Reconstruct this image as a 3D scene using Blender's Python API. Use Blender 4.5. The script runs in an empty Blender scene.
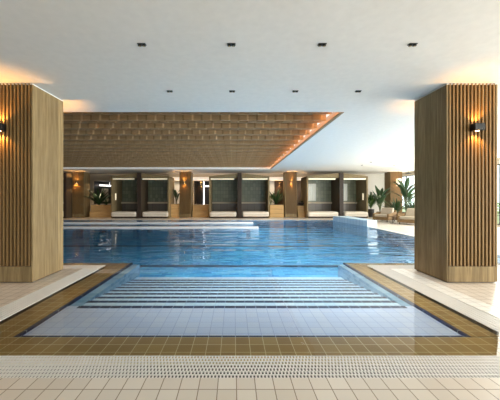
import bpy, bmesh, math, random
from mathutils import Vector, Matrix
random.seed(7)
S = bpy.context.scene
C = S.collection
PI = math.pi

# ------------------------------------------------------------------ camera, world, exposure, daylight
cd = bpy.data.cameras.new('camera'); cam = bpy.data.objects.new('camera', cd); C.objects.link(cam)
cam.location = (0, 0, 1.5); cam.rotation_euler = (PI/2, 0, 0)
cd.sensor_width = 36; cd.lens = 282/500*36; cd.shift_x = .032; cd.shift_y = -.004
cd.clip_start = .05; cd.clip_end = 300
S.camera = cam
S.view_settings.view_transform = 'Standard'; S.view_settings.look = 'None'
S.view_settings.exposure = 0.5; S.view_settings.gamma = 1; S.view_settings.use_curve_mapping = False

w = bpy.data.worlds.new('sky'); S.world = w; w.use_nodes = True
wn = w.node_tree; wn.nodes.clear()
bg = wn.nodes.new('ShaderNodeBackground'); bg.inputs[0].default_value = (.88, .94, 1, 1); bg.inputs[1].default_value = 2.2
wo = wn.nodes.new('ShaderNodeOutputWorld'); wn.links.new(bg.outputs[0], wo.inputs[0])

def area(name, loc, rot, sx, sy, power, color):
    l = bpy.data.lights.new(name, 'AREA'); l.shape = 'RECTANGLE'; l.size = sx; l.size_y = sy
    l.energy = power; l.color = color
    o = bpy.data.objects.new(name, l); C.objects.link(o); o.location = loc; o.rotation_euler = rot
    return o
DAY = (1.0, .98, .955)
# daylight standing outside the glazed right wall, one lamp for each window bay
WIN_Y = [-2.2, 3.0, 8.4, 13.8, 20.3]
WIN_E = [640, 740, 1300, 1600, 600]
for yy, e in zip(WIN_Y, WIN_E):
    area('daylight', (15.4, yy, 1.85), (0, PI/2, 0), 3.0, 4.2, e, DAY)
# daylight outside the windows behind the camera
area('daylight', (8.5, -6.0, 1.8), (PI/2, 0, 0), 8.5, 3.0, 700, DAY)
area('daylight', (-6.5, -6.0, 1.8), (PI/2, 0, 0), 9.0, 3.0, 8, (1, .92, .82))

# added unseen fill lights below the near coping, brightening the main pool
for xx in (-12, -9, -6, -3.2, -.6, 2.0, 4.6):
    area('pool_fill', (xx, 6.80, -.16), (PI/2+.12, 0, 0), 2.0, .1, 3 if xx < -3 else 9, (.95, .97, 1))

# added fill spots at timber ceiling level, without fixtures, brightening the pool below
def coffer_fill(x, y, p):
    l = bpy.data.lights.new('coffer_fill', 'SPOT'); l.energy = p; l.color = (1, .93, .84); l.spot_size = 1.9; l.spot_blend = 1; l.shadow_soft_size = .04
    q = bpy.data.objects.new('coffer_fill', l); C.objects.link(q); q.location = (x, y, 3.56)
for xx in (-11, -7.6, -4.2, -.8, 2.0):
    for yy in (8.4, 11.6, 15.8, 18.0): coffer_fill(xx, yy, 32 if xx < -3 else (110 if xx < 1 else 300))

# added fill spots without fixtures: over the far deck edge and between cabanas
def deck_fill(x, y, z, p, col=(1, .80, .58)):
    l = bpy.data.lights.new('deck_fill', 'SPOT'); l.energy = p; l.color = col; l.spot_size = 2.2; l.spot_blend = 1; l.shadow_soft_size = .04
    q = bpy.data.objects.new('deck_fill', l); C.objects.link(q); q.location = (x, y, z)
for xx in (-15, -10, -6, -2, 1.2, 5): deck_fill(xx, 20.3, 3.45, 34)
for xx in (-10.6, -4.7, -2.6, 3.3, 5.6): deck_fill(xx, 22.9, 3.45, 150)

# ------------------------------------------------------------------ materials
def new_mat(name):
    m = bpy.data.materials.new(name); m.use_nodes = True
    return m, m.node_tree, m.node_tree.nodes['Principled BSDF']
def plain(name, col, rough=.6, metal=0, spec=.5):
    m, t, b = new_mat(name)
    b.inputs['Roughness'].default_value = rough; b.inputs['Metallic'].default_value = metal
    b.inputs['Specular IOR Level'].default_value = spec
    n = t.nodes.new('ShaderNodeTexNoise'); n.inputs['Scale'].default_value = 9; n.inputs['Detail'].default_value = 3
    g = t.nodes.new('ShaderNodeNewGeometry'); t.links.new(g.outputs['Position'], n.inputs['Vector'])
    r = t.nodes.new('ShaderNodeMix'); r.data_type = 'RGBA'
    r.inputs[6].default_value = (*[c*.93 for c in col], 1); r.inputs[7].default_value = (*[min(1, c*1.05) for c in col], 1)
    t.links.new(n.outputs['Fac'], r.inputs[0]); t.links.new(r.outputs[2], b.inputs['Base Color'])
    return m
def emit(name, col, s):
    m, t, b = new_mat(name)
    b.inputs['Base Color'].default_value = (*col, 1)
    b.inputs['Emission Color'].default_value = (*col, 1); b.inputs['Emission Strength'].default_value = s
    return m
def pos_axes(t, ax):
    g = t.nodes.new('ShaderNodeNewGeometry'); s = t.nodes.new('ShaderNodeSeparateXYZ'); t.links.new(g.outputs['Position'], s.inputs[0])
    c = t.nodes.new('ShaderNodeCombineXYZ')
    for i, a in enumerate(ax): t.links.new(s.outputs['XYZ'.index(a)], c.inputs[i])
    return c
def tile(name, c1, c2, gr, w_, h_, ax='XY', off=(0, 0), mortar=.004, offset=0.0, rough=.35, bump=.3, freq=2):
    m, t, b = new_mat(name)
    c = pos_axes(t, ax); mp = t.nodes.new('ShaderNodeMapping'); t.links.new(c.outputs[0], mp.inputs[0])
    mp.inputs['Location'].default_value = (off[0], off[1], 0)
    br = t.nodes.new('ShaderNodeTexBrick'); t.links.new(mp.outputs[0], br.inputs['Vector'])
    br.offset = offset; br.offset_frequency = freq; br.squash = 1
    br.inputs['Color1'].default_value = (*c1, 1); br.inputs['Color2'].default_value = (*c2, 1); br.inputs['Mortar'].default_value = (*gr, 1)
    br.inputs['Scale'].default_value = 1; br.inputs['Mortar Size'].default_value = mortar; br.inputs['Mortar Smooth'].default_value = .1
    br.inputs['Brick Width'].default_value = w_; br.inputs['Row Height'].default_value = h_
    t.links.new(br.outputs['Color'], b.inputs['Base Color'])
    b.inputs['Roughness'].default_value = rough
    bp = t.nodes.new('ShaderNodeBump'); bp.inputs['Strength'].default_value = bump; bp.inputs['Distance'].default_value = .002; bp.invert = True
    t.links.new(br.outputs['Fac'], bp.inputs['Height']); t.links.new(bp.outputs[0], b.inputs['Normal'])
    return m
def wood(name, dark, light, ax='XYZ', scale=1.0, rough=.5, plank=None):
    # grain runs along the third axis
    m, t, b = new_mat(name)
    c = pos_axes(t, ax); mp = t.nodes.new('ShaderNodeMapping'); t.links.new(c.outputs[0], mp.inputs[0])
    mp.inputs['Scale'].default_value = (14*scale, 14*scale, .7*scale)
    n = t.nodes.new('ShaderNodeTexNoise'); t.links.new(mp.outputs[0], n.inputs['Vector'])
    n.inputs['Scale'].default_value = 2.2; n.inputs['Detail'].default_value = 6; n.inputs['Roughness'].default_value = .65
    cr = t.nodes.new('ShaderNodeValToRGB'); t.links.new(n.outputs['Fac'], cr.inputs[0])
    cr.color_ramp.elements[0].position = .3; cr.color_ramp.elements[0].color = (*dark, 1)
    cr.color_ramp.elements[1].position = .72; cr.color_ramp.elements[1].color = (*light, 1)
    out = cr.outputs[0]
    if plank:
        sp = t.nodes.new('ShaderNodeVectorMath'); sp.operation = 'FLOOR'
        mp2 = t.nodes.new('ShaderNodeMapping'); mp2.inputs['Scale'].default_value = (1/plank, 1/plank, 0)
        t.links.new(c.outputs[0], mp2.inputs[0]); t.links.new(mp2.outputs[0], sp.inputs[0])
        wnz = t.nodes.new('ShaderNodeTexWhiteNoise'); t.links.new(sp.outputs[0], wnz.inputs['Vector'])
        hs = t.nodes.new('ShaderNodeHueSaturation')
        mr = t.nodes.new('ShaderNodeMapRange'); mr.inputs[3].default_value = .82; mr.inputs[4].default_value = 1.15
        t.links.new(wnz.outputs['Value'], mr.inputs[0]); t.links.new(mr.outputs[0], hs.inputs['Value'])
        t.links.new(out, hs.inputs['Color']); out = hs.outputs[0]
    t.links.new(out, b.inputs['Base Color']); b.inputs['Roughness'].default_value = rough; b.inputs['Specular IOR Level'].default_value = .18
    return m

M = {}
M['ceiling'] = plain('ceiling_plaster', (.83, .785, .74), .8)
M['deck'] = tile('deck_tile', (.62, .55, .475), (.70, .635, .56), (.24, .18, .12), .15, .15, off=(-.02, -.11), mortar=.004, rough=.32)
M['kerb'] = tile('kerb_tile', (.72, .70, .66), (.78, .76, .72), (.40, .37, .32), .15, .15, off=(0, 0), mortar=.004)
M['gold'] = tile('golden_tile', (.38, .24, .09), (.48, .32, .125), (.78, .68, .42), .15, .15, off=(-.016, -.134), mortar=.004)
M['peri'] = tile('pale_blue_tile', (.66, .77, 1.0), (.73, .82, 1.0), (.44, .54, .80), .15, .15, off=(-.016, -.14), mortar=.0035)
M['tread'] = tile('step_tile', (.60, .80, .95), (.70, .87, .98), (.44, .62, .82), .15, .15, off=(-.016, 0), mortar=.0035)
M['navy'] = tile('navy_tile', (.012, .03, .10), (.02, .045, .14), (.42, .58, .75), .15, .6, off=(-.016, .3), mortar=.004)
M['mosaic'] = tile('pool_mosaic', (.022, .31, .72), (.12, .56, .90), (.34, .76, .94), .30, .15, off=(0, 0), mortar=.004, offset=.5)
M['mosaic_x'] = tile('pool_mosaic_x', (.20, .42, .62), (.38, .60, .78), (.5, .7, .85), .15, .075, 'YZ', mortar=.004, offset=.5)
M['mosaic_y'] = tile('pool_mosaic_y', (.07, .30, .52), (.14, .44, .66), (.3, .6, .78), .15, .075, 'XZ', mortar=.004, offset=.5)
M['paleblock'] = tile('pale_block_tile', (.62, .76, .88), (.70, .82, .92), (.40, .55, .70), .30, .5, 'YZ', mortar=.012)
M['lane'] = tile('lane_tile', (.01, .05, .14), (.02, .08, .2), (.08, .2, .35), .15, .15)
M['white_tile'] = tile('white_tile', (.90, .90, .93), (.93, .93, .95), (.8, .82, .86), .30, .15, mortar=.003)
M['oak'] = wood('oak_veneer', (.14, .09, .038), (.31, .22, .11), 'XYZ', plank=.15)
M['oak_slat'] = wood('oak_slat', (.19, .108, .042), (.27, .168, .07), 'XYZ')
M['walnut'] = wood('dark_backing', (.055, .03, .013), (.085, .048, .021), 'XYZ')
M['oak_h'] = wood('oak_boards', (.50, .29, .11), (.68, .44, .20), 'YZX')
M['ceil_wood'] = wood('ceiling_slat_timber', (.29, .18, .092), (.42, .275, .15), 'YZX')
M['ceil_back'] = wood('ceiling_backing', (.09, .055, .03), (.14, .09, .05), 'YZX')
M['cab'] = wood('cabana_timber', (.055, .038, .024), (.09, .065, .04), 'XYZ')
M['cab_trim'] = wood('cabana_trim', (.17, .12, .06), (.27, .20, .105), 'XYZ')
M['post'] = wood('dark_post', (.03, .02, .015), (.055, .038, .028), 'XYZ')
M['panel_green'] = tile('green_panel', (.14, .155, .095), (.22, .235, .155), (.10, .105, .07), .22, .3, 'XZ', mortar=.012)
M['panel_taupe'] = tile('taupe_panel', (.12, .095, .075), (.16, .13, .10), (.06, .05, .04), .55, 2, 'XZ', mortar=.012)
M['cushion'] = plain('cream_fabric', (.72, .63, .53), .9)
M['chair_cushion'] = plain('sand_fabric', (.44, .36, .27), .9)
M['black'] = plain('black_metal', (.012, .011, .01), .4, .2)
M['brass'] = plain('brass', (.55, .36, .15), .3, 1)
M['white'] = plain('white_paint', (.78, .76, .72), .6)
M['beige'] = plain('beige_wall', (.56, .46, .34), .8)
M['brown_wall'] = plain('brown_wall', (.16, .115, .075), .8)
M['cream'] = plain('cream_wall', (.58, .53, .47), .8)
M['dark'] = plain('dark_interior', (.03, .025, .022), .5)
M['rattan'] = wood('rattan_weave', (.14, .08, .035), (.26, .165, .08), 'XZY', 2.0, .7)
M['pot'] = plain('dark_pot', (.04, .036, .035), .5)
M['leaf'] = plain('leaf_green', (.02, .055, .014), .45)
M['leaf2'] = plain('leaf_bright', (.06, .13, .03), .45)
M['stem'] = plain('stem_green', (.10, .12, .04), .6)
M['soil'] = plain('soil', (.05, .035, .025), .95)
M['garden'] = plain('garden_ground', (.25, .30, .14), .95)
M['warm'] = emit('warm_lamp', (1, .62, .25), 14)
M['led'] = emit('orange_led', (1, .30, .03), .8)
M['strip'] = emit('cabana_strip', (1, .86, .62), .08)
M['lintel_glow'] = emit('lintel_emission', (1, .88, .72), .45)  # light on the white lintels, put into their material as emission
M['bar'] = emit('white_light_bar', (1, .95, .9), 1.6)
M['lantern'] = emit('paper_lantern', (1, .86, .62), .55)
M['lattice'] = plain('pale_lattice', (.88, .89, .84), .7)

# glass and water
def glass(name, tint, ior, rough, bump=None):
    m = bpy.data.materials.new(name); m.use_nodes = True; t = m.node_tree; t.nodes.clear()
    tr = t.nodes.new('ShaderNodeBsdfTransparent'); tr.inputs[0].default_value = (*tint, 1)
    gl = t.nodes.new('ShaderNodeBsdfGlossy'); gl.inputs['Roughness'].default_value = rough
    fr = t.nodes.new('ShaderNodeFresnel'); fr.inputs[0].default_value = ior
    mx = t.nodes.new('ShaderNodeMixShader'); o = t.nodes.new('ShaderNodeOutputMaterial')
    fac = fr.outputs[0]
    if not bump:      # the far face of a thin pane adds no mirror of its own
        gb = t.nodes.new('ShaderNodeNewGeometry'); iv = t.nodes.new('ShaderNodeMath'); iv.operation = 'SUBTRACT'; iv.inputs[0].default_value = 1; t.links.new(gb.outputs['Backfacing'], iv.inputs[1])
        ml = t.nodes.new('ShaderNodeMath'); ml.operation = 'MULTIPLY'; t.links.new(iv.outputs[0], ml.inputs[0]); t.links.new(fac, ml.inputs[1]); fac = ml.outputs[0]
    t.links.new(fac, mx.inputs[0]); t.links.new(tr.outputs[0], mx.inputs[1]); t.links.new(gl.outputs[0], mx.inputs[2]); t.links.new(mx.outputs[0], o.inputs[0])
    if bump:
        g = t.nodes.new('ShaderNodeNewGeometry')
        mp = t.nodes.new('ShaderNodeMapping'); mp.inputs['Scale'].default_value = (.45, 1.5, 1); t.links.new(g.outputs['Position'], mp.inputs[0])
        n = t.nodes.new('ShaderNodeTexNoise'); n.inputs['Scale'].default_value = 1.3; n.inputs['Detail'].default_value = 2; n.inputs['Distortion'].default_value = .6
        t.links.new(mp.outputs[0], n.inputs['Vector'])
        # ripples are livelier towards the right-hand, far part of the pool
        s = t.nodes.new('ShaderNodeSeparateXYZ'); t.links.new(g.outputs['Position'], s.inputs[0])
        mr = t.nodes.new('ShaderNodeMapRange'); mr.inputs[1].default_value = -3; mr.inputs[2].default_value = 5; mr.inputs[3].default_value = .08; mr.inputs[4].default_value = 1
        t.links.new(s.outputs[0], mr.inputs[0])
        my = t.nodes.new('ShaderNodeMapRange'); my.inputs[1].default_value = 6; my.inputs[2].default_value = 8.5; my.inputs[3].default_value = .05; my.inputs[4].default_value = 1
        t.links.new(s.outputs[1], my.inputs[0])
        mu = t.nodes.new('ShaderNodeMath'); mu.operation = 'MULTIPLY'; t.links.new(mr.outputs[0], mu.inputs[0]); t.links.new(my.outputs[0], mu.inputs[1])
        m2 = t.nodes.new('ShaderNodeMath'); m2.operation = 'MULTIPLY'; m2.inputs[1].default_value = bump; t.links.new(mu.outputs[0], m2.inputs[0])
        bp = t.nodes.new('ShaderNodeBump'); bp.inputs['Distance'].default_value = .05; t.links.new(m2.outputs[0], bp.inputs['Strength'])
        t.links.new(n.outputs['Fac'], bp.inputs['Height'])
        t.links.new(bp.outputs[0], gl.inputs['Normal']); t.links.new(bp.outputs[0], fr.inputs['Normal'])
    return m
M['water'] = glass('pool_water', (.94, .985, 1.0), 1.28, .0, 4.5)
M['glass'] = glass('window_glass', (.95, .98, .97), 1.45, .0)
def sheer():
    m = bpy.data.materials.new('sheer_curtain'); m.use_nodes = True; t = m.node_tree; t.nodes.clear()
    a = t.nodes.new('ShaderNodeBsdfTranslucent'); a.inputs[0].default_value = (.9, .88, .85, 1)
    b = t.nodes.new('ShaderNodeBsdfDiffuse'); b.inputs[0].default_value = (.85, .83, .8, 1)
    c = t.nodes.new('ShaderNodeBsdfTransparent')
    x = t.nodes.new('ShaderNodeMixShader'); y = t.nodes.new('ShaderNodeMixShader'); y.inputs[0].default_value = .35
    o = t.nodes.new('ShaderNodeOutputMaterial')
    t.links.new(a.outputs[0], x.inputs[1]); t.links.new(b.outputs[0], x.inputs[2]); t.links.new(x.outputs[0], y.inputs[1]); t.links.new(c.outputs[0], y.inputs[2]); t.links.new(y.outputs[0], o.inputs[0])
    return m
M['sheer'] = sheer()

# ------------------------------------------------------------------ mesh helpers
class MB:
    def __init__(s): s.v = []; s.f = []
    def box(s, x0, x1, y0, y1, z0, z1):
        i = len(s.v)
        s.v += [(x0,y0,z0),(x1,y0,z0),(x1,y1,z0),(x0,y1,z0),(x0,y0,z1),(x1,y0,z1),(x1,y1,z1),(x0,y1,z1)]
        s.f += [tuple(i+k for k in q) for q in ((3,2,1,0),(4,5,6,7),(0,1,5,4),(1,2,6,5),(2,3,7,6),(3,0,4,7))]
        return s
    def prism(s, pts, z0, z1):
        i = len(s.v); n = len(pts)
        s.v += [(x, y, z0) for x, y in pts] + [(x, y, z1) for x, y in pts]
        s.f.append(tuple(i+k for k in reversed(range(n)))); s.f.append(tuple(i+n+k for k in range(n)))
        for k in range(n): s.f.append((i+k, i+(k+1) % n, i+n+(k+1) % n, i+n+k))
        return s
    def lathe(s, prof, cx=0, cy=0, cz=0, n=20, ax='Z'):
        i = len(s.v)
        for r, h in prof:
            for k in range(n):
                a = 2*PI*k/n; p = (r*math.cos(a), r*math.sin(a), h)
                if ax == 'Y': p = (p[0], -p[2], p[1])
                s.v.append((cx+p[0], cy+p[1], cz+p[2]))
        for j in range(len(prof)-1):
            for k in range(n):
                a = i+j*n+k; b = i+j*n+(k+1) % n
                s.f.append((a, b, b+n, a+n))
        s.f.append(tuple(i+k for k in reversed(range(n)))); s.f.append(tuple(i+(len(prof)-1)*n+k for k in range(n)))
        return s
    def tube(s, pts, r, n=6):
        i = len(s.v); P = [Vector(p) for p in pts]
        for k, p in enumerate(P):
            d = (P[min(k+1, len(P)-1)]-P[max(k-1, 0)]).normalized()
            u = d.orthogonal().normalized(); w_ = d.cross(u)
            rr = r[k] if isinstance(r, (list, tuple)) else r
            for q in range(n): s.v.append(tuple(p+rr*(u*math.cos(2*PI*q/n)+w_*math.sin(2*PI*q/n))))
        for k in range(len(P)-1):
            for q in range(n):
                a = i+k*n+q; b = i+k*n+(q+1) % n; s.f.append((a, b, b+n, a+n))
        s.f.append(tuple(i+k for k in reversed(range(n)))); s.f.append(tuple(i+(len(P)-1)*n+k for k in range(n)))
        return s
    def build(s, name, m, parent=None, bevel=0, smooth=False, seg=2):
        me = bpy.data.meshes.new(name); me.from_pydata(s.v, [], s.f); me.update()
        me.materials.append(m)
        if smooth:
            for p in me.polygons: p.use_smooth = True
        o = bpy.data.objects.new(name, me); C.objects.link(o)
        if parent: o.parent = parent
        if bevel:
            b = o.modifiers.new('bevel', 'BEVEL'); b.width = bevel; b.segments = seg; b.limit_method = 'ANGLE'
        return o
def tag(o, label=None, cat=None, group=None, kind=None):
    if label: o['label'] = label
    if cat: o['category'] = cat
    if group: o['group'] = group
    if kind: o['kind'] = kind
    return o
def empty(name, loc, label, cat, group=None, rz=0):
    o = bpy.data.objects.new(name, None); C.objects.link(o); o.location = loc; o.rotation_euler = (0, 0, rz); o.empty_display_size = .2
    return tag(o, label, cat, group)
def copy_tree(o, loc, label, rz=None, group=None):
    c = o.copy(); C.objects.link(c); c.location = loc; c['label'] = label
    if rz is not None: c.rotation_euler = (0, 0, rz)
    if group: c['group'] = group
    for ch in list(o.children):
        d = ch.copy(); C.objects.link(d); d.parent = c
        for g in list(ch.children):
            e = g.copy(); C.objects.link(e); e.parent = d
    return c
def struct(name, mb, m, label=None, parent=None):
    o = mb.build(name, m, parent)
    if not parent: o['kind'] = 'structure'
    if label: o['label'] = label
    return o

# ------------------------------------------------------------------ room shell
CZ = 3.535
XL, XR, YF, YB = -17.0, 13.6, -5.0, 26.0
PX0, PX1, PY0, PY1 = -14.0, 7.0, 6.3, 19.3         # main pool water
# bay outline (water at deck level)
BL, BR, BY = -2.86, 2.97, 2.684
GW = .334
fl = MB()
T = -.2
fl.box(XL, XR, YF, BY-GW, T, 0)
fl.box(XL, BL-GW, BY, PY0-GW, T, 0); fl.box(BR+GW, XR, BY, PY0-GW, T, 0)
fl.box(XL, PX0-GW, PY0-GW, YB, T, 0); fl.box(PX1+GW, XR, PY0-GW, YB, T, 0)
fl.box(PX0-GW, PX1+GW, PY1, YB, T, 0)
fl.prism([(BR, BY), (BR, BY+.476), (BR-.47, BY)], T, 0); fl.prism([(BL, BY), (BL+.46, BY), (BL, BY+.476)], T, 0)
fl.box(PX0-GW, PX0, PY0, PY1, T, 0); fl.box(PX1, PX1+GW, PY0, PY1, T, 0)
struct('floor', fl, M['deck'], 'beige square-tiled pool deck')
struct('drain_channel', MB().box(XL, XR, BY-GW, BY, -.2, -.1).box(BL-GW, BL, BY, PY0, -.2, -.1).box(BR, BR+GW, BY, PY0, -.2, -.1)
       .box(PX0, BL-GW, PY0-GW, PY0, -.2, -.1).box(BR+GW, PX1, PY0-GW, PY0, -.2, -.1), M['dark'], 'dark drain channel below the gratings')
# white tile rows edging the deck on both sides of the bay
struct('trim_1', MB().box(BR+GW, BR+GW+.27, BY, PY0-GW, 0, .003), M['kerb'], 'pale tile rows beside the right grating')
struct('trim_2', MB().box(PX1, PX1+.3, PY0-.3, 14.55, 0, .004).box(PX0, PX1-1, PY1, PY1+.3, 0, .004), M['kerb'], 'pale tile edging of the main pool')

# coping of golden tile just under the water
G = -.05
gm = MB()
gm.prism([(BL+.46, BY), (BR-.47, BY), (BR, BY+.476), (BR, 3.14), (BL, 3.14), (BL, BY+.476)], -.5, G)
IL, IR = -2.46, 2.65
gm.box(BL, IL, 3.14, 6.72, -.5, G); gm.box(IR, BR, 3.14, 6.72, -.5, G)
gm.box(PX0, BL, PY0, 6.72, -.5, G); gm.box(BR, PX1, PY0, 6.72, -.5, G)
struct('pool_coping', gm, M['gold'], 'golden brown tiled pool coping just under the water')
nv = MB().box(IL-.0, IR+.0, 3.14, 3.175, -.5, G+.001).box(IL, IL+.035, 3.175, 6.755, -.5, G+.001).box(IR-.035, IR, 3.175, 6.755, -.5, G+.001)
struct('pool_edge_strip', nv, M['navy'], 'navy tile line inside the golden coping')
# shallow platform, steps, bay walls
pf = MB().box(IL+.035, IR-.035, 3.175, 4.12, -.6, -.08)
struct('pool_platform', pf, M['peri'], 'shallow ledge of pale periwinkle tiles')
WL, WR = IL+.20, IR-.16
stp = MB(); nosing = []
for k in range(9):
    z = -.10-.030*k
    y0 = 4.12+.265*k
    nosing.append((y0, z+.030 if k else -.08))
    stp.box(WL-.02, WR+.02, y0, y0+.265 if k < 8 else 6.55, -.62, z)
sto = struct('pool_steps', stp, M['tread'], 'nine shallow tiled steps going down into the pool')
for y0, z in nosing:
    MB().box(WL, WR, y0-.075, y0+.004, z-.03, z+.003).build('step_nosing', M['navy'], sto)['label'] = 'navy tile nosing strip'
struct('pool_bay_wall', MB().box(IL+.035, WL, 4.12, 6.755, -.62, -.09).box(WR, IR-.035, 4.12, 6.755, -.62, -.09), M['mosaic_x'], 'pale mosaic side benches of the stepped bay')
struct('pool_floor', MB().box(PX0, PX1, 6.5, PY1, -.7, -.55), M['mosaic'], 'blue mosaic pool floor')
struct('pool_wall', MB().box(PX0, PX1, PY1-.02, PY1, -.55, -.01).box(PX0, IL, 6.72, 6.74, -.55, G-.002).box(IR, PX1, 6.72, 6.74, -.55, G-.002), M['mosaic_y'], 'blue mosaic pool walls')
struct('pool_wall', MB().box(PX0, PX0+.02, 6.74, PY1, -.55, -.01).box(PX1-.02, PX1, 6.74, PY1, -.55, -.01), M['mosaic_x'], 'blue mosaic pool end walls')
struct('pool_lane_line', MB().box(PX0, PX1, 8.35, 8.62, -.55, -.546).box(PX0, PX1, 11.9, 12.15, -.55, -.546), M['lane'], 'dark tile lane lines on the pool floor')

# long white ledges just breaking the water
def ledge(x1, y0, y1, top, label):
    o = empty('pool_ledge', ((PX0+x1)/2, (y0+y1)/2, -.55), label, 'pool ledge', 'white ledges across the pool')
    a = (x1-PX0)/2-.02; b = (y1-y0)/2
    MB().box(-a, a, -b, b, .49, .55+top).build('slab', M['white_tile'], o, bevel=.01)
    for k in range(6):
        xx = -a+.5+k*(2*a-1)/5
        MB().box(xx-.1, xx+.1, -b+.1, b-.1, 0, .49).build('pier', M['mosaic_y'], o)
ledge(1.15, 16.5, 17.1, .05, 'long white tiled ledge across the pool, nearer the cabanas')
ledge(1.25, 14.05, 14.5, .045, 'long white tiled ledge across the pool, nearer the steps')
sp = MB().prism([(6.9, 14.6), (7.4, 14.6), (7.4, 18.25), (6.40, 18.25)], -.55, .335).build('raised_pool_block', M['paleblock'], bevel=.012)
tag(sp, 'raised pale blue tiled block at the far right pool edge', 'pool block')

# water sheet
me = bpy.data.meshes.new('pool_water')
wz = -.006
outline = [(BL+.46, BY), (BR-.47, BY), (BR, BY+.476), (BR, PY0), (PX1, PY0), (PX1, PY1), (PX0, PY1), (PX0, PY0), (BL, PY0), (BL, BY+.476)]
me.from_pydata([(x, y, wz) for x, y in outline], [], [tuple(range(len(outline)))]); me.materials.append(M['water'])
wat = bpy.data.objects.new('pool_water', me); C.objects.link(wat)
tag(wat, 'clear still pool water mirroring the room', 'water', kind='stuff')

# gratings: rows of slots cut by cross bars
def grating(name, x0, x1, y0, y1, along, pitch, rows, label):
    mb = MB(); z0, z1 = -.010, .0
    if along == 'x':
        h = (y1-y0)/rows
        for k in range(rows+1): mb.box(x0, x1, max(y0, y0+k*h-.005), min(y1, y0+k*h+.005), z0, z1)
        n = int((x1-x0)/pitch)
        for r in range(rows):
            sh = pitch*.5*(r % 2)
            for k in range(n): 
                a = x0+k*pitch+sh
                if a < x1-.012: mb.box(a, a+pitch*.45, y0+r*h+.005, y0+(r+1)*h-.005, z0, z1-.001)
    else:
        h = (x1-x0)/rows
        for k in range(rows+1): mb.box(max(x0, x0+k*h-.008), min(x1, x0+k*h+.008), y0, y1, z0, z1)
        n = int((y1-y0)/pitch)
        for r in range(rows):
            sh = pitch*.5*(r % 2)
            for k in range(n):
                a = y0+k*pitch+sh
                if a < y1-.012: mb.box(x0+r*h+.008, x0+(r+1)*h-.008, a, a+pitch*.4, z0, z1-.001)
    o = mb.build(name, M['grate']); return tag(o, label, 'drain grating')
M['grate'] = plain('grate_plastic', (.74, .71, .67), .5)
grating('drain_grating', -4.5, 5.0, BY-GW, BY, 'x', .030, 7, 'white slotted drain grating along the front edge of the pool')
grating('drain_grating', BL-GW, BL, BY, PY0-GW, 'y', .03, 6, 'white drain grating on the left of the steps, by the pale-sided column')
grating('drain_grating', BR, BR+GW, BY, PY0-GW, 'y', .03, 6, 'white drain grating on the right of the steps, by the dark-sided column')
grating('drain_grating', PX0, BL, PY0-GW, PY0, 'x', .04, 6, 'white drain grating behind the left column, along the main pool')
grating('drain_grating', BR, PX1, PY0-GW, PY0, 'x', .04, 6, 'white drain grating behind the right column, along the main pool')

# ceiling with the timber recess
QX0, QX1, QY0, QY1 = -14.6, 2.62, 6.68, 19.8
cm = MB().box(XL, XR, YF, QY0, CZ, CZ+.5).box(XL, XR, QY1, YB, CZ, CZ+.5).box(XL, QX0, QY0, QY1, CZ, CZ+.5).box(QX1, XR, QY0, QY1, CZ, CZ+.5)
struct('ceiling', cm, M['ceiling'], 'white plaster ceiling')
cr = empty('timber_ceiling_panel', ((QX0+QX1)/2, (QY0+QY1)/2, CZ+.12), 'large brown timber ceiling panel of wavy slats over the pool', 'ceiling panel')
def rel(mb, o):
    mb.v = [(x-o[0], y-o[1], z-o[2]) for x, y, z in mb.v]; return mb
cl = cr.location
rel(MB().box(QX0, QX1-.22, QY0+.02, QY1-.1, CZ+.24, CZ+.27), cl).build('backing_board', M['ceil_back'], cr)
ns = 31; pitch = (QY1-QY0-.35)/ns
for j in range(ns):
    mb = MB(); yc = QY0+.16+j*pitch; zb = CZ+(.06 if j % 2 == 0 else .12); A = .10*(1 if j % 2 else -1)
    n = int((QX1-.12-QX0)/.02)
    for k in range(n+1):
        x = QX0+k*(QX1-.12-QX0)/n
        ph = ((x/.5)+.5*(j % 2)) % 1.0
        y = yc+(.011 if j < 9 else .004)*max(-1, min(1, (abs(ph-.5)-.25)*24))
        mb.v += [(x, y-.03, zb), (x, y+.03, zb), (x, y+.03, CZ+.24), (x, y-.03, CZ+.24)]
        if k:
            a = 4*(k-1); b = 4*k
            for q in range(4): mb.f.append((a+q, b+q, b+(q+1) % 4, a+(q+1) % 4))
    mb.f += [(0, 1, 2, 3), (4*n+3, 4*n+2, 4*n+1, 4*n)]
    mb.v = [(x-cl[0], y-cl[1], z-cl[2]) for x, y, z in mb.v]
    mb.build('wavy_slat', M['ceil_wood'], cr)
e = MB().box(QX1-.10, QX1-.005, QY0+.02, QY1-.02, CZ-.004, CZ+.02)
rel(e, cl).build('edge_trim', M['ceil_wood'], cr)
e = MB().box(QX1-.04, QX1-.01, QY0+.05, QY1-.05, CZ+.022, CZ+.03)
o = rel(e, cl).build('led_strip', M['led'], cr); o['label'] = 'orange light strip'
area('cove_lamp', (QX1-.03, (QY0+QY1)/2, CZ+.036), (0, PI-.45, 0), .03, QY1-QY0-.2, 52, (1, .42, .07))
e = MB().box(QX1-.012, QX1-.002, QY0+.02, QY1-.02, CZ+.03, CZ+.24)
rel(e, cl).build('side_board', M['ceil_wood'], cr)

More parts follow.
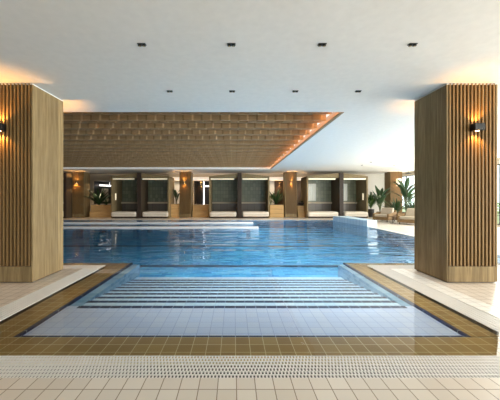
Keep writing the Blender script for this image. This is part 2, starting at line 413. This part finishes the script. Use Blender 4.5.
# walls
H = CZ
struct('wall_left', MB().box(XL-.2, XL, YF, YB, 0, H), M['brown_wall'])
wy = [(-4.3, -.1), (.9, 5.1), (6.3, 10.5), (11.7, 15.9), (17.1, 23.7)]
mb = MB(); last = YF
for a, b in wy:
    mb.box(XR, XR+.2, last, a, 0, H); mb.box(XR, XR+.2, a, b, 3.25, H); mb.box(XR, XR+.2, a, b, 0, .12); last = b
mb.box(XR, XR+.2, last, YB, 0, H)
struct('wall_right', mb, M['cream'])
def window(n, a, b, plane, fixed):
    f = MB(); g = MB(); t = .05
    def bx(m, u0, u1, d0, d1, z0, z1):
        if plane == 'x': m.box(fixed+d0, fixed+d1, u0, u1, z0, z1)
        else: m.box(u0, u1, fixed+d0, fixed+d1, z0, z1)
    bx(f, a, a+t, .05, .12, .12, 3.25); bx(f, b-t, b, .05, .12, .12, 3.25)
    bx(f, a+t, b-t, .05, .12, .12, .17); bx(f, a+t, b-t, .05, .12, 3.2, 3.25)
    k = max(1, round((b-a)/1.4))
    for q in range(1, k):
        u = a+(b-a)*q/k; bx(f, u-t/2, u+t/2, .05, .12, .17, 3.2)
    o = f.build('window_%d' % n, M['black']); o['kind'] = 'structure'
    bx(g, a+t, b-t, .08, .09, .17, 3.2); g.build('window_pane', M['glass'], o)
    return o
for i, (a, b) in enumerate(wy): window(i+1, a, b, 'x', XR)
# wall behind the camera with two glazed bays
struct('wall_front', MB().box(XL, -11, YF-.2, YF, 0, H).box(-2, 4, YF-.2, YF, 0, H).box(12.8, XR, YF-.2, YF, 0, H)
       .box(-11, -2, YF-.2, YF, 3.25, H).box(4, 12.8, YF-.2, YF, 3.25, H).box(-11, -2, YF-.2, YF, 0, .12).box(4, 12.8, YF-.2, YF, 0, .12), M['brown_wall'])
window(7, -11, -2, 'y', YF-.2); window(8, 4, 12.8, 'y', YF-.2)
# back wall: openings between the cabana pairs
BW = 24.0
def X(u, d): return (u-234)*d/282
bw = MB()
# brown-beige wall with dark recesses
rec = [(X(93, BW), X(113, BW), 1.0, 2.95), (X(194, BW), X(209, BW), .95, 2.95)]
last = XL
for x0, x1, z0, z1 in rec:
    bw.box(last, x0, BW, BW+.2, 0, H); bw.box(x0, x1, BW, BW+.2, 0, z0); bw.box(x0, x1, BW, BW+.2, z1, H); last = x1
bw.box(last, 11.2, BW, BW+.2, 0, H)
struct('wall_back', bw, M['beige'], 'warm beige back wall with dark recesses')
for x0, x1, z0, z1 in rec:
    struct('alcove', MB().box(x0-.1, x1+.1, BW+1.6, BW+1.7, z0-.2, z1+.2).box(x0-.1, x0, BW+.2, BW+1.6, z0-.2, z1+.2).box(x1, x1+.1, BW+.2, BW+1.6, z0-.2, z1+.2)
           .box(x0, x1, BW+.2, BW+1.6, z0-.1, z0).box(x0, x1, BW+.2, BW+1.6, z1, z1+.1), M['dark'], 'dark recess in the back wall')
struct('wall_back', MB().box(11.2, XR, BW, BW+.2, 0, H), M['cream'], 'pale wall behind the armchairs')
struct('ground_outside', MB().box(XR+.2, 40, -20, 50, -.3, -.02).box(-30, XR+.2, YB+.2, 50, -.3, -.02).box(-30, XR+.2, -30, YF-.2, -.3, -.02), M['garden'], 'garden ground outside the glass')

# ------------------------------------------------------------------ columns
CW = .9
def column(loc, label, group):
    o = empty('column', loc, label, 'column', group)
    h = CZ; a = CW/2
    MB().box(-a+.03, a-.03, -a+.03, a-.03, .0, h-.004).build('core', M['walnut'], o)
    for s in (-1, 1):
        x0, x1 = (a-.03, a) if s > 0 else (-a, -a+.03)
        MB().box(x0, x1, -a+.004, a-.004, .02, h-.03).build('side_panel', M['oak'], o, bevel=.003)
        y0, y1 = (a-.03, a) if s > 0 else (-a, -a+.03)
        MB().box(-a+.03, a-.03, y0, y1, .02, .29).build('plinth', M['oak'], o)
        m = MB(); n = 13; p = (CW-.06)/n
        for k in range(n):
            xx = -a+.03+p*(k+.5)
            m.box(xx-.013, xx+.013, y0, y1, .30, h-.012)
        m.build('slat_panel', M['oak_slat'], o)
    MB().box(-a+.005, a-.005, -a+.005, a-.005, h-.028, h-.012).build('shadow_gap_frame', M['white'], o)
    return o
NY = 4.976+.45
c0 = column((-4.005, NY, 0), 'large near oak slatted column on the left, pale lit side panel', 'oak slatted columns')
copy_tree(c0, (4.205, NY, 0), 'large near oak slatted column on the right, dark shaded side')
FY = 21.6+.45
copy_tree(c0, (X(78, 21.6), FY, 0), 'far oak column at the left, beside the planter with the dark alcove')
copy_tree(c0, (X(185.3, 21.6), FY, 0), 'far oak column between the second and third cabanas')
copy_tree(c0, (X(291, 21.6), FY, 0), 'far oak column between the fourth and fifth cabanas')
copy_tree(c0, (12.45, FY, 0), 'far oak column behind the armchairs')

# wall sconces
def spot(loc, up, power, parent=None, size=2.1, blend=.5, col=(1, .50, .13)):
    l = bpy.data.lights.new('sconce_lamp', 'SPOT'); l.energy = power; l.color = col; l.spot_size = size; l.spot_blend = blend; l.shadow_soft_size = .02
    o = bpy.data.objects.new('sconce_lamp', l); C.objects.link(o); o.location = loc
    o.rotation_euler = (PI, 0, 0) if up else (0, 0, 0)
    if parent: o.parent = parent
def sconce(loc, label, power, rz=0, group='up and down wall lights'):
    o = empty('wall_sconce', loc, label, 'wall light', group, rz)
    MB().box(-.045, .045, -.02, 0, -.05, .05).build('wall_plate', M['black'], o)
    hs = MB().box(-.085, .085, -.13, -.02, -.06, -.05).box(-.085, .085, -.13, -.02, .05, .06).box(-.085, .085, -.13, -.12, -.05, .05).box(-.085, -.075, -.12, -.02, -.05, .05).box(.075, .085, -.12, -.02, -.05, .05).build('housing', M['black'], o, bevel=.003)
    for s in (-1, 1):
        m = MB().lathe([(.03, .061*s), (.03, .064*s)], 0, -.07, 0, 12)
        if s < 0: m.lathe([(.03, -.064), (.03, -.061)], 0, -.07, 0, 12); m.v = m.v[24:]; m.f = [tuple(i-24 for i in f) for f in m.f[len(m.f)//2:]]
        q = m.build('lamp_lens', M['warm'], hs); q['label'] = 'glowing warm lens'
        spot((0, -.07, .075*s), s > 0, power*1.3, o)
    return o
sconce((-4.09, 4.976, 2.73), 'black wall light on the near left column front', 20)
sconce((4.235, 4.976, 2.73), 'black wall light on the near right column front', 16)
sconce((-4.005, 4.976+.9, 2.73), 'black wall light on the pool-facing back of the near left column', 26, PI)
sconce((4.205, 4.976+.9, 2.73), 'black wall light on the pool-facing back of the near right column', 18, PI)
sconce((X(77, 21.6), 21.6, 2.7), 'black wall light on the far left column', 26)
sconce((X(184.5, 21.6), 21.6, 2.7), 'black wall light on the far column beside the third cabana', 26)
sconce((X(291, 21.6), 21.6, 2.7), 'black wall light on the far column beside the fifth cabana', 16)
sconce((12.35, 21.6, 2.7), 'black wall light on the far column behind the armchairs', 14)
sconce((X(198.5, 23.5), 25.6, 2.75), 'black wall light inside the dark alcove', 30)
sconce((X(279.5, 23.5), 23.68, 2.62), 'black wall light on the brown panel above the planter', 24)

# ceiling downlights
def downlight(loc, label, group):
    o = empty('twin_downlight', loc, label, 'downlight', group)
    MB().box(-.055, .055, -.03, .03, -.006, 0).build('frame', M['black'], o, bevel=.002)
    for s in (-1, 1):
        MB().lathe([(.020, -.026), (.024, -.024), (.024, -.006)], s*.027, 0, 0, 14).build('spot_head', M['black'], o)
        MB().lathe([(.014, -.029), (.014, -.027)], s*.027, 0, 0, 12).build('lamp', M['brass'], o)
    return o
def downlamp(loc, power):
    l = bpy.data.lights.new('downlight_lamp', 'SPOT'); l.energy = power; l.color = (1, .93, .84); l.spot_size = 1.15; l.spot_blend = 1; l.shadow_soft_size = .04
    q = bpy.data.objects.new('downlight_lamp', l); C.objects.link(q); q.location = (loc[0], loc[1], loc[2]-.06)
d0 = None
names = ['leftmost', 'second from the left', 'third from the left', 'rightmost']
for r, (yy, rn) in enumerate(((3.73, 'nearer row above the camera'), (5.36, 'farther row beside the timber ceiling'))):
    for k, xx in enumerate((-1.22, -.035, 1.165, 2.36)):
        lb = 'small black twin downlight, %s in the %s' % (names[k], rn)
        if d0 is None: d0 = downlight((xx, yy, CZ), lb, 'black twin downlights')
        else: copy_tree(d0, (xx, yy, CZ), lb)
        downlamp((xx, yy, CZ), (14, 24, 38, 60)[k] if r == 0 else (100, 130, 155, 185)[k])
for (u, v), wh in zip(((362, 165), (371, 162), (394, 165), (405, 163)), ('leftmost of the four', 'second from the left of the four', 'third from the left of the four', 'rightmost of the four')):
    d = 2.035*282/(198-v)
    copy_tree(d0, (X(u, d), d, CZ), 'tiny far downlight above the armchair side, '+wh, group='far downlights above the armchairs')

# ------------------------------------------------------------------ cabanas
CY0, CY1 = 21.0, 22.9
def cabana(x0, x1, high, label, lattice=False, strip=None, lamp=None):
    """high: -1 when the tall shared post is on the left, +1 on the right"""
    cx = (x0+x1)/2; o = empty('cabana', (cx, CY0, 0), label, 'cabana', 'timber cabanas along the far deck')
    a = (x1-x0)/2; D = CY1-CY0
    zl, zr = (3.38, 3.12) if high < 0 else (3.12, 3.38)
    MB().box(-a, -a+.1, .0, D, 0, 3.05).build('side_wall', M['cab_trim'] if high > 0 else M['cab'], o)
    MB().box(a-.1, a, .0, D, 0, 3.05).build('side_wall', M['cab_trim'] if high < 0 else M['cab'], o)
    # tall front post
    px = -a if high < 0 else a
    MB().box(px-(0 if high < 0 else .15), px+(.15 if high < 0 else 0), -.12, .0, 0, 3.38).build('front_post', M['post'], o, bevel=.006)
    # back wall: upper green panel, ledge, lower panel
    MB().box(-a+.1, a-.1, D-.06, D, 1.18, 3.05).build('upper_panel', M['panel_green'], o)
    MB().box(-a+.1, a-.1, D-.10, D, 0, 1.05).build('lower_panel', M['panel_taupe'], o)
    MB().box(-a+.1, a-.1, D-.30, D, 1.05, 1.18).build('ledge', M['beige'], o, bevel=.01)
    # sloping roof fascia
    m = MB(); i = 0
    m.v = [(-a, 0, 3.0), (a, 0, 3.0), (a, 0, zr), (-a, 0, zl), (-a, D, 3.0), (a, D, 3.0), (a, D, zr), (-a, D, zl)]
    m.f = [(0, 1, 2, 3), (5, 4, 7, 6), (3, 2, 6, 7), (1, 0, 4, 5), (1, 5, 6, 2), (0, 3, 7, 4)]
    m.build('roof', M['cab_trim'], o)
    s0, s1 = strip or ((-a+.12, a-.4) if high > 0 else (-a+.22, a-.14))
    q = MB().box(s0, s1, .02, .10, 2.86, 2.97).build('light_strip', M['strip'], o); q['label'] = 'pale glowing strip under the roof'
    MB().box(-a+.1, a-.1, -.05, D-.3, .0, .10).build('platform', M['post'], o)
    if lattice:
        l0, l1 = (-a+.2, -a+1.15)
        f = MB()
        for k in range(6):
            xx = l0+(l1-l0)*k/5; f.box(xx-.03, xx+.03, D-.13, D-.06, 1.3, 2.62)
        for k in range(8):
            zz = 1.3+1.32*k/7; f.box(l0-.03, l1+.03, D-.12, D-.07, zz-.03, zz+.03)
        f.box(l0, l1, D-.07, D-.06, 1.3, 2.62)
        f.build('lattice_screen', M['lattice'], o)['label'] = 'white lattice screen'
    if lamp:
        lx = lamp*(a-.13)
        MB().box(lx-.03, lx+.03, .5, .56, 1.35, 1.85).build('reading_light', M['lantern'], o)['label'] = 'small glowing reading light'
    return o
def mattress(x0, x1, label):
    cx = (x0+x1)/2; a = (x1-x0)/2
    o = empty('daybed_mattress', (cx, CY0-.16, .10), label, 'mattress', 'cream daybed mattresses in the cabanas')
    cu = MB().box(-a, a, 0, 1.2, 0, .38).build('cushion', M['cushion'], o, bevel=.12, seg=4)
    MB().box(-a+.02, a-.02, -.004, .0, .185, .195).build('piping', M['cab_trim'], cu)
    return o
d = 21.0
cabs = [(X(40, d), -12.46, 1, 'dark timber cabana at the far left, half hidden by the near column', {}),
        (X(111, d), X(139.5, d), 1, 'timber cabana beside the planter with the dark alcove, small lit reading light', {'lamp': -1}),
        (X(139.5, d), X(169, d), -1, 'timber cabana just left of the narrow white door', {}),
        (X(209, d), X(239.5, d), 1, 'timber cabana right of the alcove with the white pole', {}),
        (X(239.5, d), X(269.5, d), -1, 'timber cabana left of the tall leafy planter', {}),
        (X(307, d), X(341, d), 1, 'timber cabana with lattice screen, nearer the bowl planter', {'lattice': True}),
        (X(341, d), X(368, d), -1, 'timber cabana with lattice screen, nearest the armchairs', {'lattice': True, 'lamp': 1})]
ml = ['in the far left half-hidden cabana', 'in the cabana beside the dark alcove planter', 'in the cabana left of the narrow white door', 'in the cabana right of the white pole alcove',
      'in the cabana left of the leafy planter', 'in the lattice cabana by the bowl planter', 'in the lattice cabana nearest the armchairs']
for (x0, x1, hi, lb, kw), mlb in zip(cabs, ml):
    cabana(x0, x1, hi, lb, **kw)
    mattress(x0+(.05 if hi > 0 else .22), x1-(.22 if hi > 0 else .05), 'cream daybed mattress '+mlb)

# ------------------------------------------------------------------ joinery between cabanas
def planter_box(x0, x1, y0, y1, h, label, split=True, mat='oak_h'):
    o = empty('planter_box', ((x0+x1)/2, y0, 0), label, 'planter', 'timber planter boxes')
    a = (x1-x0)/2; D = y1-y0
    if split:
        MB().box(-a, a, 0, D, 0, h*.5).build('lower_step', M[mat], o, bevel=.006)
        MB().box(-a, a, .22, D, h*.5, h).build('upper_step', M[mat], o, bevel=.006)
    else:
        MB().box(-a, a, 0, D, 0, h).build('body', M[mat], o, bevel=.006)
        for zz in (h*.33, h*.66): MB().box(-a-.002, a+.002, -.003, 0, zz-.006, zz+.006).build('board_joint', M['walnut'], o)
    MB().box(-a+.05, a-.05, .28 if split else .05, D-.05, h, h+.01).build('soil', M['soil'], o)
    return o
PY = 21.7
planter_box(X(89.5, PY), X(111, PY), PY, PY+1.6, .95, 'stepped timber planter right of the far left column')
planter_box(X(169.5, PY), X(180, PY), PY, PY+1.4, 1.02, 'narrow timber planter before the white door', split=False)
planter_box(X(192.5, PY), X(208.5, PY), PY, PY+1.6, .95, 'stepped timber bench planter below the alcove with the white pole')
planter_box(X(270, PY), X(284, PY), PY, PY+1.4, .97, 'tall pale timber planter holding the leafy plant', split=False)
planter_box(X(298, PY), X(307, PY), PY, PY+1.5, .9, 'short stepped timber bench right of the far column')

door = MB().box(X(171.5, 23.95), X(184, 23.95), 23.93, 23.999, 0, 2.85)
struct('door_1', door, M['white'], 'white door behind the narrow planter')
MB().box(X(174, 23.9), X(174.4, 23.9), 23.89, 23.93, 1.2, 1.6).build('door_handle', M['black'], bpy.data.objects['door_1'])
struct('trim_3', MB().box(X(169, 23.6), X(284, 23.6), 23.55, 23.96, 2.98, 3.24), M['lintel_glow'], 'white lintel band over the openings, brightness put in as emission')
struct('trim_4', MB().box(X(297, 23.6), X(306, 23.6), 23.55, 23.96, 2.98, 3.24), M['lintel_glow'], 'white lintel band by the far column, brightness put in as emission')
struct('wall_panel', MB().box(X(274.5, 23.9), X(290, 23.9), 23.7, 23.99, 0, 2.95), M['post'], 'dark brown wall panel behind the leafy planter')
struct('wall_panel', MB().box(X(269, 23.9), X(274.4, 23.9), 23.9, 23.99, 0, 2.98), M['white'], 'white wall strip behind the leafy planter')
struct('wall_panel', MB().box(X(296, 23.9), X(307, 23.9), 23.9, 23.99, 0, 2.98), M['panel_taupe'], 'taupe panelling right of the far column')
pl = MB().box(-.05, .05, -.05, .05, 0, 2.05).box(-.08, .08, -.08, .08, 0, .03).build('light_pole', M['bar']); pl.location = (X(202.6, 23.6), 24.6, .95+.0)
tag(pl, 'slim glowing white vertical pole in the alcove', 'light pole')
pl = MB().box(0, .5, -.03, .03, -.06, .06).box(.48, .5, -.03, .03, -.4, .06).build('light_bar', M['bar']); pl.location = (X(204, 24.9), 25.0, 2.55)
tag(pl, 'short white light bar beside the glowing pole', 'light bar')
pl = MB().box(-.62, .62, -.05, .05, -.07, .07).box(-.5, -.48, -.01, .01, .07, .3).box(.48, .5, -.01, .01, .07, .3).build('light_bar', M['bar']); pl.location = (X(104, 25.2), 25.2, 2.62); pl.rotation_euler = (0, .05, 0)
tag(pl, 'long white light bar hanging in the left alcove', 'light bar')
fr = MB().box(-.3, .3, -.02, .02, 0, 1.2).build('framed_panel', M['beige']); fr.location = (X(104.5, 25.4), 25.5, 1.15)
tag(fr, 'pale panel standing in the left alcove', 'panel')

# ------------------------------------------------------------------ plants
def leaf(mb, base, az, length, width, lift, droop, n=7, bend=0):
    """broad blade from base outwards; has a fold and a little thickness"""
    i = len(mb.v); b = Vector(base); dirh = Vector((math.cos(az), math.sin(az), 0)); side = Vector((-math.sin(az), math.cos(az), 0))
    p = b.copy(); el = lift
    for k in range(n+1):
        t = k/n
        w_ = width*math.sin(PI*min(1, .06+t*.94))**.8*.5
        if k == n: w_ = .003
        up = Vector((-math.sin(el)*dirh.x, -math.sin(el)*dirh.y, math.cos(el)))
        for off, uu in ((-w_, .25*w_), (0, 0), (w_, .25*w_), (0, -.008)):
            mb.v.append(tuple(p+side*off+up*uu))
        p = p+(dirh*math.cos(el)+Vector((0, 0, 1))*math.sin(el))*(length/n); el -= droop/n
    for k in range(n):
        a = i+4*k; c = a+4
        for q in range(4): mb.f.append((a+q, a+(q+1) % 4, c+(q+1) % 4, c+q))
def plant(loc, label, kind, h, spread, nleaf, mat, pot=None, seed=0, group='potted green plants'):
    rnd = random.Random(seed)
    o = empty('leafy_plant', loc, label, 'plant', group)
    z0 = 0
    if pot:
        r, ph = pot; z0 = ph
        MB().lathe([(r*.7, 0), (r*.95, ph*.6), (r, ph), (r*.85, ph), (r*.85, ph-.03)], n=20).build('pot', M['pot'], o, smooth=False)
    f = MB(); st = MB()
    for k in range(nleaf):
        az = 2*PI*k*.382+rnd.uniform(-.3, .3); t = rnd.random()
        if kind == 'paddle':     # bird of paradise: stems with broad paddles
            sh = h*(.25+.4*t); rr = spread*.35*rnd.uniform(.4, 1)
            tip = (rr*math.cos(az), rr*math.sin(az), z0+sh)
            st.tube([(0, 0, z0-.02), (tip[0]*.4, tip[1]*.4, z0+sh*.55), tip], .014, 5)
            leaf(f, tip, az, h*rnd.uniform(.35, .5), h*.13, rnd.uniform(1.0, 1.4), rnd.uniform(.3, 1.0))
        elif kind == 'spiky':
            leaf(f, (.03*math.cos(az), .03*math.sin(az), z0), az, h*rnd.uniform(.7, 1.05), .09*h, rnd.uniform(.7, 1.45), rnd.uniform(.3, 1.0))
        else:                    # palm / arching
            leaf(f, (0, 0, z0+h*.25*t), az, h*rnd.uniform(.6, .95), .05*h, rnd.uniform(.9, 1.4), rnd.uniform(1.2, 2.4), 9)
    if kind != 'paddle': st.tube([(0, 0, z0-.02), (0, 0, z0+h*.3)], .03, 6)
    f.build('foliage', M[mat], o); st.build('stem', M['stem'], o)
    return o
plant((X(99, 22.3), 22.3, .96), 'dark bushy plant in the planter before the left alcove', 'spiky', 1.6, .7, 34, 'leaf', seed=1)
plant((X(106.5, 22.4), 22.4, .96), 'low dark plant right of the bushy one in the left planter', 'spiky', .6, .5, 16, 'leaf', seed=12)
plant((X(176.5, 22.3), 22.3, 1.03), 'small dark plant before the white door', 'paddle', 1.25, .5, 9, 'leaf', seed=2)
plant((X(276, 22.3), 22.3, .98), 'tall leafy green plant in the pale timber planter', 'spiky', 1.5, .6, 28, 'leaf', seed=3)
plant((X(270.5, 22.2), 21.95, .98), 'small leaning plant at the left corner of the pale timber planter', 'paddle', .95, .6, 8, 'leaf', seed=13)
b = empty('bowl_planter', (X(302, 22.2), 22.25, .91), 'black bowl of low plants on the short stepped bench', 'planter')
MB().lathe([(.12, 0), (.30, .16), (.32, .22), (.29, .22)], n=20).build('bowl', M['pot'], b)
f = MB()
for k in range(16): leaf(f, (0, 0, .2), k*2.4, .38, .08, .9, .9)
f.build('foliage', M['leaf'], b)
plant((X(371, 22.3), 22.3, 0), 'arching palm in a dark pot right of the last cabana', 'palm', 2.0, .8, 80, 'leaf2', pot=(.24, .62), seed=4)
plant((X(380, 20.6), 20.6, 0), 'tall spiky plant against the far column behind the armchairs', 'paddle', 1.85, .9, 16, 'leaf', pot=(.25, .5), seed=5)
plant((X(406, 20), 20, 0), 'tall paddle-leaved plant right of the far column by the window', 'paddle', 2.5, .7, 13, 'leaf', pot=(.25, .5), seed=6)
plant((X(396, 20.2), 20.2, 0), 'low dark plant between the armchairs and the far column', 'spiky', 1.25, .7, 34, 'leaf', pot=(.22, .4), seed=7)
plant((X(412, 19.5), 19.5, 0), 'low spreading plant before the bright window', 'spiky', 1.2, .8, 34, 'leaf', pot=(.22, .4), seed=8)
# garden shrubs outside the back window
for k, (x, y, h) in enumerate(((15.0, 22.9, 1.9), (15.6, 21.6, 1.5), (14.6, 14.5, 2.0))):
    plant((x, y, -.02), ['bright green garden shrub outside the glass, farthest', 'bright green garden shrub outside the glass, in the middle', 'bright green garden shrub outside the glass, nearest'][k], 'spiky', h, 1, 40, 'leaf2', seed=20+k, group='garden shrubs outside')

# sheer curtains at the back right window
def curtain(loc, wdt, label, rz=0):
    m = MB(); n = 40
    for k in range(n+1):
        x = -wdt/2+wdt*k/n; y = .04*math.sin(k*1.1)
        m.v += [(x, y, .03), (x, y, 3.2), (x, y+.006, 3.2), (x, y+.006, .03)]
        if k:
            a = 4*(k-1); b_ = 4*k
            for q in range(4): m.f.append((a+q, b_+q, b_+(q+1) % 4, a+(q+1) % 4))
    o = m.build('sheer_curtain', M['sheer']); o.location = loc; o.rotation_euler = (0, 0, rz); tag(o, label, 'curtain', 'sheer curtains')
curtain((13.42, 23.3, 0), .8, 'sheer white curtain in the corner by the pale wall', PI/2)
curtain((13.42, 20.6, 0), .9, 'sheer white curtain behind the paddle-leaved plant', PI/2)

# hanging lantern and pendant
o = empty('hanging_lantern', (X(398.7, 20.9), 20.9, CZ), 'pale glowing box lantern hanging beside the far column', 'lantern')
MB().box(-.004, .004, -.004, .004, -.6, 0).build('cord', M['black'], o)
MB().box(-.13, .13, -.13, .13, -1.15, -.6).build('shade', M['lantern'], o, bevel=.02)
o = empty('pendant_lamp', (X(408.5, 19.5), 19.5, CZ), 'small black pendant lamp hanging before the window', 'pendant lamp')
MB().box(-.004, .004, -.004, .004, -.28, 0).build('cord', M['black'], o)
MB().lathe([(.22, -.36), (.20, -.33), (.05, -.28), (.02, -.27)], n=18).build('shade', M['black'], o)

# ------------------------------------------------------------------ lounge armchairs
def armchair(loc, rz, label):
    o = empty('lounge_armchair', loc, label, 'armchair', 'rattan lounge armchairs', rz)
    # faces -y; width .95, depth .95
    MB().box(-.48, .48, -.45, .45, .10, .30).build('base', M['rattan'], o, bevel=.03)
    for s in (-1, 1):
        m = MB(); x0, x1 = (s*.48-.06, s*.48+.06)
        m.v = [(x0, -.46, .1), (x1, -.46, .1), (x1, .46, .1), (x0, .46, .1), (x0, -.44, .50), (x1, -.44, .50), (x1, .48, .62), (x0, .48, .62)]
        m.f = [(3, 2, 1, 0), (4, 5, 6, 7), (0, 1, 5, 4), (1, 2, 6, 5), (2, 3, 7, 6), (3, 0, 4, 7)]
        m.build('arm', M['rattan'], o, bevel=.03)
    m = MB(); m.v = [(-.46, .34, .2), (.46, .34, .2), (.46, .46, .2), (-.46, .46, .2), (-.46, .48, .72), (.46, .48, .72), (.46, .60, .70), (-.46, .60, .70)]
    m.f = [(3, 2, 1, 0), (4, 5, 6, 7), (0, 1, 5, 4), (1, 2, 6, 5), (2, 3, 7, 6), (3, 0, 4, 7)]
    m.build('backrest', M['rattan'], o, bevel=.03)
    MB().box(-.41, .41, -.46, .30, .30, .46).build('seat_cushion', M['chair_cushion'], o, bevel=.05, seg=3)
    m = MB(); m.v = [(-.40, .14, .45), (.40, .14, .45), (.40, .33, .45), (-.40, .33, .45), (-.38, .30, .88), (.38, .30, .88), (.38, .46, .86), (-.38, .46, .86)]
    m.f = [(3, 2, 1, 0), (4, 5, 6, 7), (0, 1, 5, 4), (1, 2, 6, 5), (2, 3, 7, 6), (3, 0, 4, 7)]
    m.build('back_cushion', M['chair_cushion'], o, bevel=.05, seg=3)
    for sx in (-1, 1):
        for sy in (-1, 1): MB().lathe([(.02, 0), (.028, .11)], sx*.42, sy*.40, 0, 8).build('leg', M['post'], o)
    return o
a0 = armchair((X(384.5, 18.1), 18.1, 0), -1.05, 'rattan armchair with cream cushions, farthest, beside the palm')
copy_tree(a0, (10.72, 17.25, 0), 'rattan armchair with cream cushions, middle, behind the side table', rz=-1.25)
copy_tree(a0, (X(411, 16.0), 16.0, 0), 'rattan armchair with cream cushions, nearest, half hidden by the near column', rz=-1.0)
o = empty('side_table', (X(393, 16.75), 16.75, 0), 'small round dark side table between the armchairs', 'side table')
MB().lathe([(.25, .40), (.25, .43)], n=24).build('table_top', M['rattan'], o)
MB().lathe([(.03, .02), (.03, .40)], n=10).build('leg', M['post'], o); MB().lathe([(.17, 0), (.17, .02)], n=18).build('base', M['post'], o)
